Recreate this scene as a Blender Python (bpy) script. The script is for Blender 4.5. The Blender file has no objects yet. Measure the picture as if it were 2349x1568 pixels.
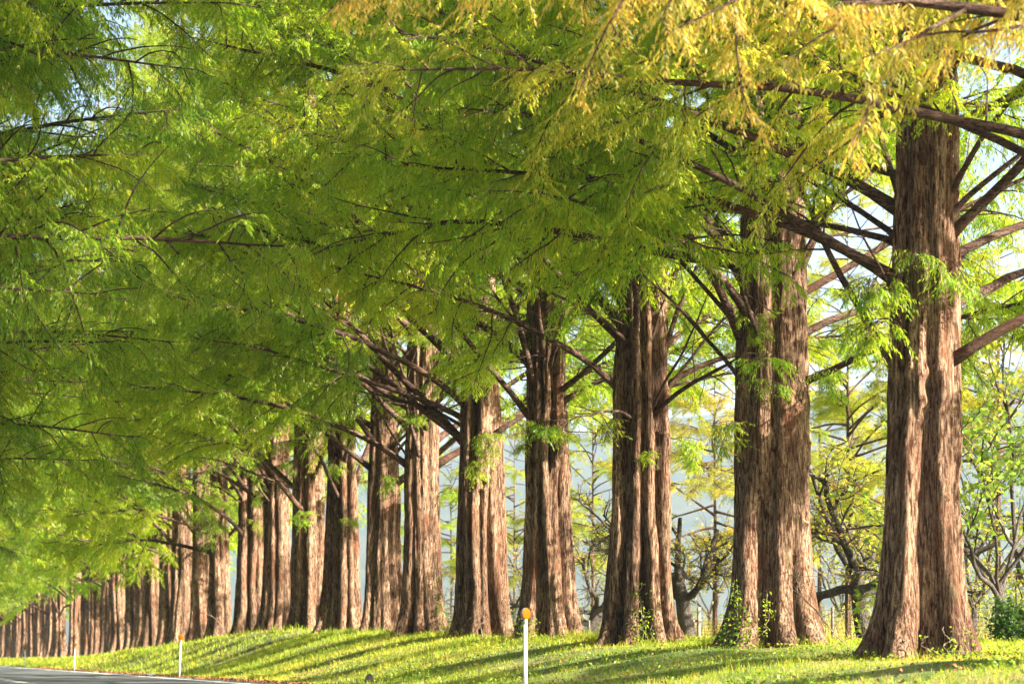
import bpy, math, random
import numpy as np
from mathutils import Vector, Matrix, Euler

# ------------------------------------------------------------------ camera, sky, sun, exposure
scn = bpy.context.scene
C = scn.collection
FPX = 2418.0          # focal length in pixels of a 1024 wide frame (85 mm)
SLOPE = -0.2622       # the road runs this much to the left for every metre ahead
CAMZ = 0.45
cam = bpy.data.cameras.new('camera'); camo = bpy.data.objects.new('camera', cam); C.objects.link(camo)
cam.lens = 85; cam.sensor_width = 36; cam.sensor_fit = 'HORIZONTAL'
cam.shift_y = (657 - 341.5) / 1024.0
cam.clip_start = 0.1; cam.clip_end = 20000
cam.dof.use_dof = True; cam.dof.focus_distance = 36; cam.dof.aperture_fstop = 2.8
camo.location = (0, 0, CAMZ); camo.rotation_euler = (math.pi / 2, 0, 0)
scn.camera = camo

SUN_EL = math.radians(27)
sd = Vector((0.90, -0.43, 0)).normalized()
sun_dir = Vector((sd.x * math.cos(SUN_EL), sd.y * math.cos(SUN_EL), math.sin(SUN_EL)))
w = bpy.data.worlds.new('World'); scn.world = w; w.use_nodes = True
nt = w.node_tree
sky = nt.nodes.new('ShaderNodeTexSky'); sky.sky_type = 'NISHITA'; sky.sun_disc = False
sky.sun_elevation = SUN_EL
sky.sun_rotation = math.atan2(sd.x, sd.y)
sky.dust_density = 2.5; sky.air_density = 1.0
bg = nt.nodes['Background']; bg.inputs['Strength'].default_value = 0.06
nt.links.new(sky.outputs['Color'], bg.inputs['Color'])
sl = bpy.data.lights.new('sun', 'SUN'); sl.energy = 5.0; sl.angle = math.radians(0.5); sl.color = (1.0, 0.92, 0.80)
so = bpy.data.objects.new('sun', sl); C.objects.link(so)
so.rotation_euler = sun_dir.to_track_quat('Z', 'Y').to_euler()
scn.view_settings.view_transform = 'Standard'; scn.view_settings.look = 'None'
scn.view_settings.exposure = 2.5; scn.view_settings.gamma = 1
scn.render.engine = 'CYCLES'
scn.cycles.max_bounces = 8; scn.cycles.transmission_bounces = 6; scn.cycles.diffuse_bounces = 6
scn.cycles.transparent_max_bounces = 4

# ------------------------------------------------------------------ helpers
def W(L, Y, z=0.0): return (L + SLOPE * Y, Y, z)
def px(x, L):       # distance ahead of a thing on the line at lateral offset L that shows at column x (2349 wide)
    return FPX * L / (x * 0.43593 + 122.0)
def tag(o, label=None, cat=None, group=None, kind=None):
    if label: o['label'] = label
    if cat: o['category'] = cat
    if group: o['group'] = group
    if kind: o['kind'] = kind
    return o
def empty(name, loc, rz=0):
    o = bpy.data.objects.new(name, None); C.objects.link(o); o.location = loc; o.rotation_euler = (0, 0, rz)
    o.empty_display_size = 0.2
    return o
def link(name, me, parent=None, loc=(0, 0, 0), rot=(0, 0, 0), sc=1.0):
    o = bpy.data.objects.new(name, me); C.objects.link(o); o.parent = parent
    o.location = loc; o.rotation_euler = rot; o.scale = (sc, sc, sc) if not hasattr(sc, '__len__') else sc
    return o

class MB:
    """mesh builder: quads and triangles with a per-vertex tint"""
    def __init__(s): s.v = []; s.q = []; s.t = []; s.a = []; s.n = 0
    def add(s, v, q=None, t=None, a=None):
        v = np.asarray(v, float).reshape(-1, 3)
        if q is not None and len(q): s.q.append(np.asarray(q, int).reshape(-1, 4) + s.n)
        if t is not None and len(t): s.t.append(np.asarray(t, int).reshape(-1, 3) + s.n)
        s.v.append(v); s.a.append(np.full(len(v), 0.5) if a is None else np.asarray(a, float)); s.n += len(v)
    def addmb(s, o, M=None):
        if not o.v: return
        v = np.concatenate(o.v)
        if M is not None:
            A = np.array(M); v = v @ A[:3, :3].T + A[:3, 3]
        q = np.concatenate(o.q) if o.q else None; t = np.concatenate(o.t) if o.t else None
        s.add(v, q, t, np.concatenate(o.a))
    def mesh(s, name, mats, smooth=True):
        me = bpy.data.meshes.new(name)
        v = np.concatenate(s.v)
        q = np.concatenate(s.q) if s.q else np.zeros((0, 4), int)
        t = np.concatenate(s.t) if s.t else np.zeros((0, 3), int)
        me.vertices.add(len(v)); me.vertices.foreach_set('co', v.ravel())
        nl = q.size + t.size; me.loops.add(nl)
        me.loops.foreach_set('vertex_index', np.concatenate([q.ravel(), t.ravel()]).astype(np.int32))
        npoly = len(q) + len(t); me.polygons.add(npoly)
        st = np.concatenate([np.arange(len(q)) * 4, q.size + np.arange(len(t)) * 3]).astype(np.int32)
        me.polygons.foreach_set('loop_start', st)
        me.polygons.foreach_set('use_smooth', np.full(npoly, smooth))
        me.update(calc_edges=True)
        at = me.attributes.new('tint', 'FLOAT', 'POINT'); at.data.foreach_set('value', np.concatenate(s.a).astype(np.float32))
        for m in (mats if isinstance(mats, (list, tuple)) else [mats]): me.materials.append(m)
        return me

def tube(mb, pts, rads, k=8, tint=0.5, cap=True):
    pts = np.asarray(pts, float); rads = np.asarray(rads, float); n = len(pts)
    T = np.gradient(pts, axis=0); T /= np.linalg.norm(T, axis=1)[:, None] + 1e-9
    ref = np.array([0.0, 0, 1]) if abs(T[0, 2]) < 0.9 else np.array([1.0, 0, 0])
    U = np.cross(T, ref); U /= np.linalg.norm(U, axis=1)[:, None] + 1e-9
    Vv = np.cross(T, U)
    th = np.arange(k) * 2 * math.pi / k
    ring = pts[:, None, :] + rads[:, None, None] * (np.cos(th)[None, :, None] * U[:, None, :] + np.sin(th)[None, :, None] * Vv[:, None, :])
    i = np.arange(n - 1)[:, None]; j = np.arange(k)[None, :]; j2 = (j + 1) % k
    q = np.stack([i * k + j, i * k + j2, (i + 1) * k + j2, (i + 1) * k + j], -1).reshape(-1, 4)
    v = ring.reshape(-1, 3); t = []
    if cap:
        v = np.concatenate([v, pts[:1], pts[-1:]])
        a = n * k; b = a + 1
        t = [(a, (m + 1) % k, m) for m in range(k)] + [(b, (n - 1) * k + m, (n - 1) * k + (m + 1) % k) for m in range(k)]
    mb.add(v, q, t, np.full(len(v), tint))

def lathe(mb, prof, k=24, M=None):
    prof = np.asarray(prof, float); th = np.arange(k) * 2 * math.pi / k
    v = np.stack([prof[:, 0, None] * np.cos(th), prof[:, 0, None] * np.sin(th), np.repeat(prof[:, 1, None], k, 1)], -1).reshape(-1, 3)
    n = len(prof); i = np.arange(n - 1)[:, None]; j = np.arange(k)[None, :]; j2 = (j + 1) % k
    q = np.stack([i * k + j, i * k + j2, (i + 1) * k + j2, (i + 1) * k + j], -1).reshape(-1, 4)
    if M is not None: A = np.array(M); v = v @ A[:3, :3].T + A[:3, 3]
    mb.add(v, q)

def box(mb, c, s, rz=0.0, tilt=0.0):
    x, y, z = s[0] / 2, s[1] / 2, s[2] / 2
    v = np.array([(-x, -y, -z), (x, -y, -z), (x, y, -z), (-x, y, -z), (-x, -y, z), (x, -y, z), (x, y, z), (-x, y, z)])
    R = np.array(Euler((0, tilt, rz)).to_matrix())
    mb.add(v @ R.T + np.array(c), [(0, 3, 2, 1), (4, 5, 6, 7), (0, 1, 5, 4), (1, 2, 6, 5), (2, 3, 7, 6), (3, 0, 4, 7)])

_tabs = {}
def vnoise(u, v, seed=0, pu=0):
    """smooth value noise 0..1; pu = period in u"""
    if seed not in _tabs: _tabs[seed] = np.random.RandomState(seed).rand(256, 256)
    T = _tabs[seed]
    u = np.asarray(u, float); v = np.asarray(v, float)
    iu = np.floor(u).astype(int); iv = np.floor(v).astype(int)
    fu = u - iu; fv = v - iv
    fu = fu * fu * (3 - 2 * fu); fv = fv * fv * (3 - 2 * fv)
    if pu: a0 = iu % pu; a1 = (iu + 1) % pu
    else: a0 = iu % 256; a1 = (iu + 1) % 256
    b0 = iv % 256; b1 = (iv + 1) % 256
    return (T[a0, b0] * (1 - fu) + T[a1, b0] * fu) * (1 - fv) + (T[a0, b1] * (1 - fu) + T[a1, b1] * fu) * fv
def fbm(u, v, seed=0, oct=4):
    r = 0; a = 0.5
    for k in range(oct): r = r + a * vnoise(u * 2 ** k, v * 2 ** k, seed + k); a *= 0.5
    return r

# ------------------------------------------------------------------ terrain heights
_yy = [-50, 10, 24, 27.6, 32.6, 38, 43.4, 48, 57.6, 67, 78, 85, 98, 105, 125, 148, 200, 400]
_zt = [.35, .40, .42, .46, .62, .68, .80, .86, 1.06, 1.24, 1.2, 1.12, .86, .78, .52, .36, .34, .3]
def zt(Y): return np.interp(Y, _yy, _zt)
def sstep(t): t = np.clip(t, 0, 1); return t * t * (3 - 2 * t)
def gz(L, Y):
    L = np.asarray(L, float); Y = np.asarray(Y, float)
    top = zt(Y)
    s = sstep((L - 7.45) / 4.2)
    zb = np.interp(Y, [0, 60, 120, 400], [.66, .66, .3, .2])
    back = sstep((L - 12.8) / 4.0)
    z = s * top * (1 - back) + back * zb
    z = z * (1 + 0.22 * (fbm(L * .45, Y * .30, 11, 3) - .44))
    z = z + s * 0.09 * (vnoise(L * 1.3, Y * .9, 17) - .5)
    # left verge
    sl_ = sstep((-L - 2.2) / 3.5)
    z = z + sl_ * 0.35
    far = np.clip((np.abs(L) - 45) / 60, 0, 1)
    return z * (1 - far) - 0.02 + far * 0.0 - 0.02 * (np.abs(L - 2.6) < 4.4)

# ------------------------------------------------------------------ materials
def mat(name):
    m = bpy.data.materials.new(name); m.use_nodes = True
    n = m.node_tree.nodes; l = m.node_tree.links; b = n['Principled BSDF']
    return m, n, l, b
def ramp(n, stops):
    r = n.new('ShaderNodeValToRGB'); e = r.color_ramp.elements
    while len(e) > 1: e.remove(e[-1])
    e[0].position = stops[0][0]; e[0].color = (*stops[0][1], 1)
    for p, c in stops[1:]:
        x = e.new(p); x.color = (*c, 1)
    return r
def noise(n, l, vec, scale, detail=4, rough=.55, dist=0):
    t = n.new('ShaderNodeTexNoise'); t.inputs['Scale'].default_value = scale; t.inputs['Detail'].default_value = detail
    t.inputs['Roughness'].default_value = rough; t.inputs['Distortion'].default_value = dist
    if vec is not None: l.new(vec, t.inputs['Vector'])
    return t
def mapping(n, l, src, scale, loc=None):
    m = n.new('ShaderNodeMapping'); m.inputs['Scale'].default_value = scale
    l.new(src, m.inputs['Vector'])
    return m.outputs['Vector']
def mix(n, l, fac, a, b, mode='MIX'):
    m = n.new('ShaderNodeMix'); m.data_type = 'RGBA'; m.blend_type = mode
    for s, v in ((m.inputs[0], fac), (m.inputs[6], a), (m.inputs[7], b)):
        if isinstance(v, (int, float)): s.default_value = v
        elif isinstance(v, tuple): s.default_value = (*v, 1)
        else: l.new(v, s)
    return m.outputs[2]

def bark_material(name, dark, mid, pale, red, z=1.4, alongx=False):
    sw = (lambda t: (t[2], t[1], t[0])) if alongx else (lambda t: t)
    m, n, l, b = mat(name)
    tc = n.new('ShaderNodeTexCoord'); oi = n.new('ShaderNodeObjectInfo')
    off = n.new('ShaderNodeVectorMath'); off.operation = 'ADD'
    l.new(tc.outputs['Object'], off.inputs[0]); 
    mul = n.new('ShaderNodeMath'); mul.operation = 'MULTIPLY'; mul.inputs[1].default_value = 31.0
    l.new(oi.outputs['Random'], mul.inputs[0]); l.new(mul.outputs[0], off.inputs[1])
    v = off.outputs[0]
    fib = noise(n, l, mapping(n, l, v, sw((40, 40, z * 3.6))), 1.0, 8, .70, .5)
    strip = noise(n, l, mapping(n, l, v, sw((7, 7, .45))), 1.0, 5, .6, .4)
    blot = noise(n, l, mapping(n, l, v, sw((2.2, 2.2, .9))), 1.0, 4, .6)
    r1 = ramp(n, [(.36, dark), (.45, mid), (.58, pale)]); l.new(fib.outputs['Fac'], r1.inputs[0])
    r2 = ramp(n, [(.38, (.50, .42, .38)), (.58, (1, 1, 1))]); l.new(strip.outputs['Fac'], r2.inputs[0])
    c = mix(n, l, .75, r1.outputs[0], r2.outputs[0], 'MULTIPLY')
    r3 = ramp(n, [(.52, (0, 0, 0)), (.68, (1, 1, 1))]); l.new(blot.outputs['Fac'], r3.inputs[0])
    sc = n.new('ShaderNodeMath'); sc.operation = 'MULTIPLY'; sc.inputs[1].default_value = .7
    l.new(r3.outputs[0], sc.inputs[0])
    c = mix(n, l, sc.outputs[0], c, red)
    damp = noise(n, l, mapping(n, l, v, sw((1.6, 1.6, .6))), 1.0, 5, .65)
    r8 = ramp(n, [(.36, (.52, .50, .50)), (.50, (.92, .92, .92)), (.64, (1.15, 1.15, 1.18))]); l.new(damp.outputs['Fac'], r8.inputs[0])
    c = mix(n, l, 1.0, c, r8.outputs[0], 'MULTIPLY')
    fine = noise(n, l, mapping(n, l, v, sw((95, 95, 30))), 1.0, 4, .7)
    r4 = ramp(n, [(.36, (.42, .40, .40)), (.62, (1.35, 1.3, 1.25))]); l.new(fine.outputs['Fac'], r4.inputs[0])
    c = mix(n, l, .8, c, r4.outputs[0], 'MULTIPLY')
    ms = noise(n, l, mapping(n, l, v, sw((5, 5, 2.2))), 1.0, 6, .7)
    r6 = ramp(n, [(.60, (0, 0, 0)), (.70, (.55, .55, .55))]); l.new(ms.outputs['Fac'], r6.inputs[0])
    c = mix(n, l, r6.outputs[0], c, (.13, .125, .055))
    lc = noise(n, l, mapping(n, l, v, sw((22, 22, 16))), 1.0, 2, .5)
    r7 = ramp(n, [(.74, (0, 0, 0)), (.77, (.8, .8, .8))]); l.new(lc.outputs['Fac'], r7.inputs[0])
    c = mix(n, l, r7.outputs[0], c, (.42, .42, .34))
    l.new(c, b.inputs['Base Color']); b.inputs['Roughness'].default_value = .92
    b.inputs['Specular IOR Level'].default_value = .15
    bp = n.new('ShaderNodeBump'); bp.inputs['Strength'].default_value = 1.0; bp.inputs['Distance'].default_value = .05
    l.new(fib.outputs['Fac'], bp.inputs['Height'])
    bp2 = n.new('ShaderNodeBump'); bp2.inputs['Strength'].default_value = .7; bp2.inputs['Distance'].default_value = .012
    l.new(fine.outputs['Fac'], bp2.inputs['Height']); l.new(bp.outputs[0], bp2.inputs['Normal'])
    l.new(bp2.outputs[0], b.inputs['Normal'])
    return m
M_bark = bark_material('redwood_bark', (.022, .011, .007), (.120, .056, .031), (.47, .325, .215), (.17, .065, .03))
M_limb = bark_material('branch_bark', (.030, .018, .014), (.100, .060, .044), (.25, .165, .125), (.15, .07, .04), 2.5, True)
M_grey = bark_material('grey_bark', (.04, .032, .03), (.11, .09, .08), (.22, .19, .165), (.10, .09, .06), 8)
M_twig = bark_material('dry_twig', (.20, .13, .09), (.38, .28, .20), (.50, .40, .30), (.35, .22, .15), 5)

def leaf_material(name, base=None, var=.35, trans=.68, gloss=.25):
    m, n, l, b = mat(name)
    n.remove(b)
    out = [x for x in n if x.type == 'OUTPUT_MATERIAL'][0]
    oi = n.new('ShaderNodeObjectInfo'); at = n.new('ShaderNodeAttribute'); at.attribute_name = 'tint'
    col = oi.outputs['Color'] if base is None else None
    if base is not None:
        rgb = n.new('ShaderNodeRGB'); rgb.outputs[0].default_value = (*base, 1); col = rgb.outputs[0]
    r = ramp(n, [(0, (.74, .88, .6)), (.45, (1.0, 1.0, .9)), (.8, (1.35, 1.12, 1.1)), (.93, (1.6, 1.2, 1.2)), (1, (1.9, 1.15, 1.2))]); l.new(at.outputs['Fac'], r.inputs[0])
    c = mix(n, l, 1.0, col, r.outputs[0], 'MULTIPLY')
    tc = n.new('ShaderNodeTexCoord')
    geo = n.new('ShaderNodeNewGeometry')
    cl = noise(n, l, geo.outputs['Position'], .9, 2, .5)
    r2 = ramp(n, [(.35, (.86, .97, .8)), (.65, (1.28, 1.12, 1.0))]); l.new(cl.outputs['Fac'], r2.inputs[0])
    c = mix(n, l, 1.0, c, r2.outputs[0], 'MULTIPLY')
    d = n.new('ShaderNodeBsdfDiffuse'); t = n.new('ShaderNodeBsdfTranslucent'); g = n.new('ShaderNodeBsdfGlossy'); g.inputs['Roughness'].default_value = .45
    l.new(c, d.inputs['Color'])
    tcx = mix(n, l, 1.0, c, (1.5, 1.6, .70), 'MULTIPLY'); l.new(tcx, t.inputs['Color'])
    s1 = n.new('ShaderNodeMixShader'); s1.inputs[0].default_value = trans
    l.new(d.outputs[0], s1.inputs[1]); l.new(t.outputs[0], s1.inputs[2])
    s2 = n.new('ShaderNodeMixShader'); s2.inputs[0].default_value = .02
    l.new(s1.outputs[0], s2.inputs[1]); l.new(g.outputs[0], s2.inputs[2])
    l.new(s2.outputs[0], out.inputs['Surface'])
    return m
M_leaf = leaf_material('feathery_leaves')
M_grass = leaf_material('grass_blades', None, trans=.4)

# ground
m, n, l, b = mat('turf_and_soil'); M_ground = m
geo = n.new('ShaderNodeNewGeometry'); P = geo.outputs['Position']
a = noise(n, l, P, .55, 5, .6); a2 = noise(n, l, P, 9, 5, .7)
r = ramp(n, [(.36, (.075, .13, .02)), (.50, (.15, .19, .035)), (.62, (.26, .22, .08))]); l.new(a.outputs['Fac'], r.inputs[0])
r2 = ramp(n, [(.3, (.55, .55, .5)), (.7, (1.3, 1.25, 1.2))]); l.new(a2.outputs['Fac'], r2.inputs[0])
c = mix(n, l, .9, r.outputs[0], r2.outputs[0], 'MULTIPLY')
# brown strip of soil and needles along the road: lateral offset L = x + .2622 y
sx = n.new('ShaderNodeSeparateXYZ'); l.new(P, sx.inputs[0])
mm = n.new('ShaderNodeMath'); mm.operation = 'MULTIPLY_ADD'; l.new(sx.outputs['Y'], mm.inputs[0]); mm.inputs[1].default_value = .2622; l.new(sx.outputs['X'], mm.inputs[2])
nn_ = noise(n, l, P, 1.4, 4, .6)
ad = n.new('ShaderNodeMath'); ad.operation = 'MULTIPLY_ADD'; l.new(nn_.outputs['Fac'], ad.inputs[0]); ad.inputs[1].default_value = 1.2; l.new(mm.outputs[0], ad.inputs[2])
mr = n.new('ShaderNodeMapRange'); mr.inputs[1].default_value = 8.15; mr.inputs[2].default_value = 8.5; mr.inputs[3].default_value = 1; mr.inputs[4].default_value = 0
l.new(ad.outputs[0], mr.inputs[0])
r5 = ramp(n, [(.35, (.055, .038, .028)), (.6, (.13, .075, .045)), (.72, (.24, .11, .05))]); l.new(a2.outputs['Fac'], r5.inputs[0])
c = mix(n, l, mr.outputs[0], c, r5.outputs[0])
l.new(c, b.inputs['Base Color']); b.inputs['Roughness'].default_value = .95
bp = n.new('ShaderNodeBump'); bp.inputs['Distance'].default_value = .04; l.new(a2.outputs['Fac'], bp.inputs['Height']); l.new(bp.outputs[0], b.inputs['Normal'])

m, n, l, b = mat('asphalt'); M_road = m
geo = n.new('ShaderNodeNewGeometry'); P = geo.outputs['Position']
a = noise(n, l, P, 45, 4, .7); a2 = noise(n, l, mapping(n, l, P, (.9, .18, 1)), 1.0, 4, .6)
r = ramp(n, [(.35, (.085, .088, .09)), (.65, (.17, .17, .168))]); l.new(a.outputs['Fac'], r.inputs[0])
r2 = ramp(n, [(.35, (.75, .76, .78)), (.65, (1.3, 1.3, 1.3))]); l.new(a2.outputs['Fac'], r2.inputs[0])
l.new(mix(n, l, 1, r.outputs[0], r2.outputs[0], 'MULTIPLY'), b.inputs['Base Color']); b.inputs['Roughness'].default_value = .75
bp = n.new('ShaderNodeBump'); bp.inputs['Distance'].default_value = .006; l.new(a.outputs['Fac'], bp.inputs['Height']); l.new(bp.outputs[0], b.inputs['Normal'])

def plain(name, col, rough=.6, nscale=30, amt=.25, metal=0):
    m, n, l, b = mat(name)
    tc = n.new('ShaderNodeTexCoord'); t = noise(n, l, tc.outputs['Object'], nscale, 4, .6)
    r = ramp(n, [(.3, tuple(max(0, x * (1 - amt)) for x in col)), (.7, tuple(min(1, x * (1 + amt * .6)) for x in col))]); l.new(t.outputs['Fac'], r.inputs[0])
    l.new(r.outputs[0], b.inputs['Base Color']); b.inputs['Roughness'].default_value = rough; b.inputs['Metallic'].default_value = metal
    return m
M_paint = plain('road_paint', (.66, .66, .62), .7, 8, .35)
M_white = plain('white_post_enamel', (.78, .79, .80), .35, 6, .1)
M_orange = plain('orange_reflector', (.24, .082, .0005), .5, 60, .08)
M_orange.node_tree.nodes['Principled BSDF'].inputs['Specular IOR Level'].default_value = .04
M_housing = plain('grey_housing', (.20, .20, .19), .5, 20, .2)
M_collar = plain('khaki_collar', (.30, .31, .20), .6, 20, .2)
M_stone = plain('grey_brown_stone', (.22, .17, .14), .9, 14, .4)
M_wood = plain('weathered_wood', (.30, .26, .20), .85, 12, .35)
M_wire = plain('rusty_wire', (.16, .13, .11), .6, 10, .3)
M_litter = plain('fallen_needles', (.30, .12, .045), .9, 3, .5)
M_pebble = plain('pale_rubble', (.45, .44, .42), .8, 3, .3)

# ------------------------------------------------------------------ ground, road, paint
def grid_mesh(Ls, Ys, zf, name, m):
    LL, YY = np.meshgrid(Ls, Ys, indexing='ij'); Z = zf(LL, YY)
    v = np.stack([LL + SLOPE * YY, YY, Z], -1).reshape(-1, 3)
    a, b_ = len(Ls), len(Ys); i = np.arange(a - 1)[:, None]; j = np.arange(b_ - 1)[None, :]
    q = np.stack([i * b_ + j, (i + 1) * b_ + j, (i + 1) * b_ + j + 1, i * b_ + j + 1], -1).reshape(-1, 4)
    mb = MB(); mb.add(v, q); return mb.mesh(name, m)
Ls = np.concatenate([[-6000, -3000, -1500, -700, -300, -120, -60, -40, -20, -12], np.arange(-10, -1, 1.), [-1, 2.6, 6.3], np.arange(6.6, 20, .2), np.arange(20, 60, 4), [80, 120, 200, 400, 900, 2000, 6000]])
Ys = np.concatenate([[-300, -100, -40, -20, 0, 8], np.arange(12, 110, .35), np.arange(110, 300, 3), [330, 400, 520, 700, 1000, 1600, 2600, 4200, 7000]])
g = link('ground', grid_mesh(Ls, Ys, gz, 'ground', M_ground)); g['kind'] = 'structure'
road_Y = np.array([-60, 0, 20, 40, 60, 90, 130, 180, 240, 320, 420])
rd = link('road', grid_mesh(np.array([-1.9, 0, 2.6, 5, 7.0]), road_Y, lambda L, Y: L * 0 + 0.0, 'road', M_road)); rd['kind'] = 'structure'
ln = link('edge_line', grid_mesh(np.array([6.22, 6.50]), road_Y, lambda L, Y: L * 0 + 0.004, 'edge_line', M_paint), rd)
dashm = None
for k in range(22):
    y0 = 30.6 + k * 4.15
    if dashm is None: dashm = grid_mesh(np.array([2.50, 2.72]), np.array([0, 3.1]), lambda L, Y: L * 0 + 0.004, 'lane_dash', M_paint)
    link('lane_dash', dashm, rd, (SLOPE * y0, y0, 0))

# ------------------------------------------------------------------ mountains
def mountain(name, y0, y1, xs0, xs1, hf, m):
    nx, ny = 240, 40
    xs = np.linspace(xs0, xs1, nx); ys = np.linspace(y0, y1, ny)
    X, Y = np.meshgrid(xs, ys, indexing='ij'); t = (Y - y0) / (y1 - y0)
    prof = np.sin(np.clip(t * 1.25, 0, 1) * math.pi / 2)
    H = hf(X) * prof * (0.72 + .62 * fbm(X / 420, Y / 420, 41, 5)) - 3
    v = np.stack([X, Y, H], -1).reshape(-1, 3)
    i = np.arange(nx - 1)[:, None]; j = np.arange(ny - 1)[None, :]
    q = np.stack([i * ny + j, (i + 1) * ny + j, (i + 1) * ny + j + 1, i * ny + j + 1], -1).reshape(-1, 4)
    mb = MB(); mb.add(v, q); return link(name, mb.mesh(name, m))
m, n, l, b = mat('forested_slope'); M_mtn = m
geo = n.new('ShaderNodeNewGeometry'); a = noise(n, l, geo.outputs['Position'], .02, 8, .65)
r = ramp(n, [(.35, (.030, .048, .022)), (.55, (.065, .075, .03)), (.7, (.12, .09, .045))]); l.new(a.outputs['Fac'], r.inputs[0])
l.new(r.outputs[0], b.inputs['Base Color']); b.inputs['Roughness'].default_value = 1
mt = mountain('mountains', 1700, 3000, -2600, 2600, lambda X: np.interp(X, [-2600, -1500, -300, 300, 700, 1200, 2600], [60, 120, 220, 270, 330, 320, 240]), M_mtn)
mt['kind'] = 'structure'

# ------------------------------------------------------------------ trunks
def trunk_mesh(seed, dbh, H=30.0, nth=150, dz=.05, knots=(), zfine=9.0, rot=0.0):
    R = np.random.RandomState(seed)
    zs = np.concatenate([np.arange(-.35, zfine, dz), np.arange(zfine, H, .6), [H]])
    th = np.arange(nth) * 2 * math.pi / nth
    Z, TH = np.meshgrid(zs, th, indexing='ij'); zc = zs[:, None]
    tap = np.where(zc < 9, 1.04 - .047 * zc, np.clip(.617 - (zc - 9) * .030, .04, 1))
    flare = 1 + .42 * np.exp(-np.maximum(zc + .1, 0) / .38) + .10 * np.exp(-np.maximum(zc, 0) / 1.3)
    RR = dbh / 2 * tap
    def circ(ang, d, rr):
        ph = TH - ang; s2 = rr ** 2 - (d * np.sin(ph)) ** 2
        return np.where(s2 > 0, d * np.cos(ph) + np.sqrt(np.maximum(s2, 0)), 0.0)
    lst = [np.repeat(.53 * RR, nth, 1)]
    a0 = R.uniform(0, 2 * math.pi)
    for k in range(2):      # two fused stems
        ang = a0 + k * (math.pi + R.uniform(-.4, .4)) + .12 * (vnoise(zc * .35, 0 * zc + k, seed) - .5) + rot
        wv = R.uniform(.94, 1.02)
        lst.append(circ(ang, .36 * RR * wv, (.48 if seed < 35 else .40) * RR))
    nl = R.randint(8, 11); angs = np.arange(nl) * 2 * math.pi / nl + R.uniform(-.25, .25, nl)
    for k in range(nl):     # rounded ribs that swell towards the roots
        ang = angs[k] + rot + .55 * (vnoise(zc * .38 + k * 7.3, 0 * zc + k, seed + 1) - .5) + .12 * (vnoise(zc * 1.5 + k * 3.1, 0 * zc + k, seed + 8) - .5)
        wv = .76 + .46 * vnoise(zc * .28 + 3.7 * k, 0 * zc + 2.1 * k, seed + 2)
        fl = 1 + (flare - 1) * R.uniform(.8, 1.75)
        rr = RR * R.uniform(.17, .33) * (1 + (fl - 1) * .3)
        lst.append(circ(ang, RR * wv * fl - rr, rr))
    # smooth maximum keeps the creases narrow
    K = 60 / (dbh / .9)
    S = sum(np.exp(K * (x - RR)) for x in lst); r = RR + np.log(S) / K
    r = np.maximum(r, .5 * RR * flare)
    u = TH / (2 * math.pi)
    zw = Z + .25 * vnoise(u * 16, Z * .7, seed + 3, 16)
    fade = np.clip(RR / .3, .1, 1)
    r = r + fade * (.050 * (vnoise(u * 24, zw * .45, seed + 4, 24) - .5) + .040 * (vnoise(u * 52, zw * .9, seed + 5, 52) - .5) + .018 * (vnoise(u * 74, zw * 5.0, seed + 6, 74) - .5) + .03 * (vnoise(u * 9, Z * 1.6, seed + 7, 9) - .5))
    for (ka, kz, kr, pit) in knots:
        da = (TH - ka - rot + math.pi) % (2 * math.pi) - math.pi
        D = np.sqrt((da * RR) ** 2 + ((Z - kz) * .75) ** 2) / kr
        r = r + kr * (.62 * np.exp(-D ** 2 * 1.1) - (.95 * np.exp(-(D * 2.4) ** 2) if pit else 0) + .10 * np.sin(D * 9) * np.exp(-D ** 2))
    leanx = .10 * (vnoise(zc * .12, 0 * zc, seed + 9) - vnoise(np.zeros((1, 1)), np.zeros((1, 1)), seed + 9))
    v = np.stack([r * np.cos(TH) + leanx, r * np.sin(TH), Z], -1).reshape(-1, 3)
    nz = len(zs); i = np.arange(nz - 1)[:, None]; j = np.arange(nth)[None, :]; j2 = (j + 1) % nth
    q = np.stack([i * nth + j, i * nth + j2, (i + 1) * nth + j2, (i + 1) * nth + j], -1).reshape(-1, 4)
    mb = MB(); mb.add(v, q); return mb.mesh('trunk', M_bark)

# ------------------------------------------------------------------ limbs with feathery foliage
def unit(v): return v / (np.linalg.norm(v) + 1e-9)
def curve(p0, d0, L, n, R, up=0.0, wob=.08):
    pts = [np.array(p0, float)]; d = unit(np.array(d0, float))
    for k in range(n):
        d = unit(d + np.array([R.normal(0, wob), R.normal(0, wob), R.normal(0, wob) + up]))
        pts.append(pts[-1] + d * L / n)
    return np.array(pts)
def fronds(mb, base, dirs, nrm, ln_, wd, R):
    """many narrow feather leaves at once: base (n,3), dirs, nrm unit, length, width"""
    n = len(base)
    side = np.cross(dirs, nrm); side /= np.linalg.norm(side, axis=1)[:, None] + 1e-9
    ln_ = ln_[:, None]; wd = wd[:, None]
    droop = np.array([0, 0, -1.0])[None, :]
    p0 = base; m1 = base + dirs * ln_ * .45 + side * wd * .5; m2 = base + dirs * ln_ * .45 - side * wd * .5
    p1 = base + dirs * ln_ + droop * ln_ * .22
    v = np.stack([p0, m1, p1, m2], 1).reshape(-1, 3)
    i = np.arange(n)[:, None] * 4
    t = np.concatenate([i + np.array([[0, 1, 3]]), i + np.array([[1, 2, 3]])])
    mb.add(v, None, t, np.repeat(R.rand(n), 4))
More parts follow.
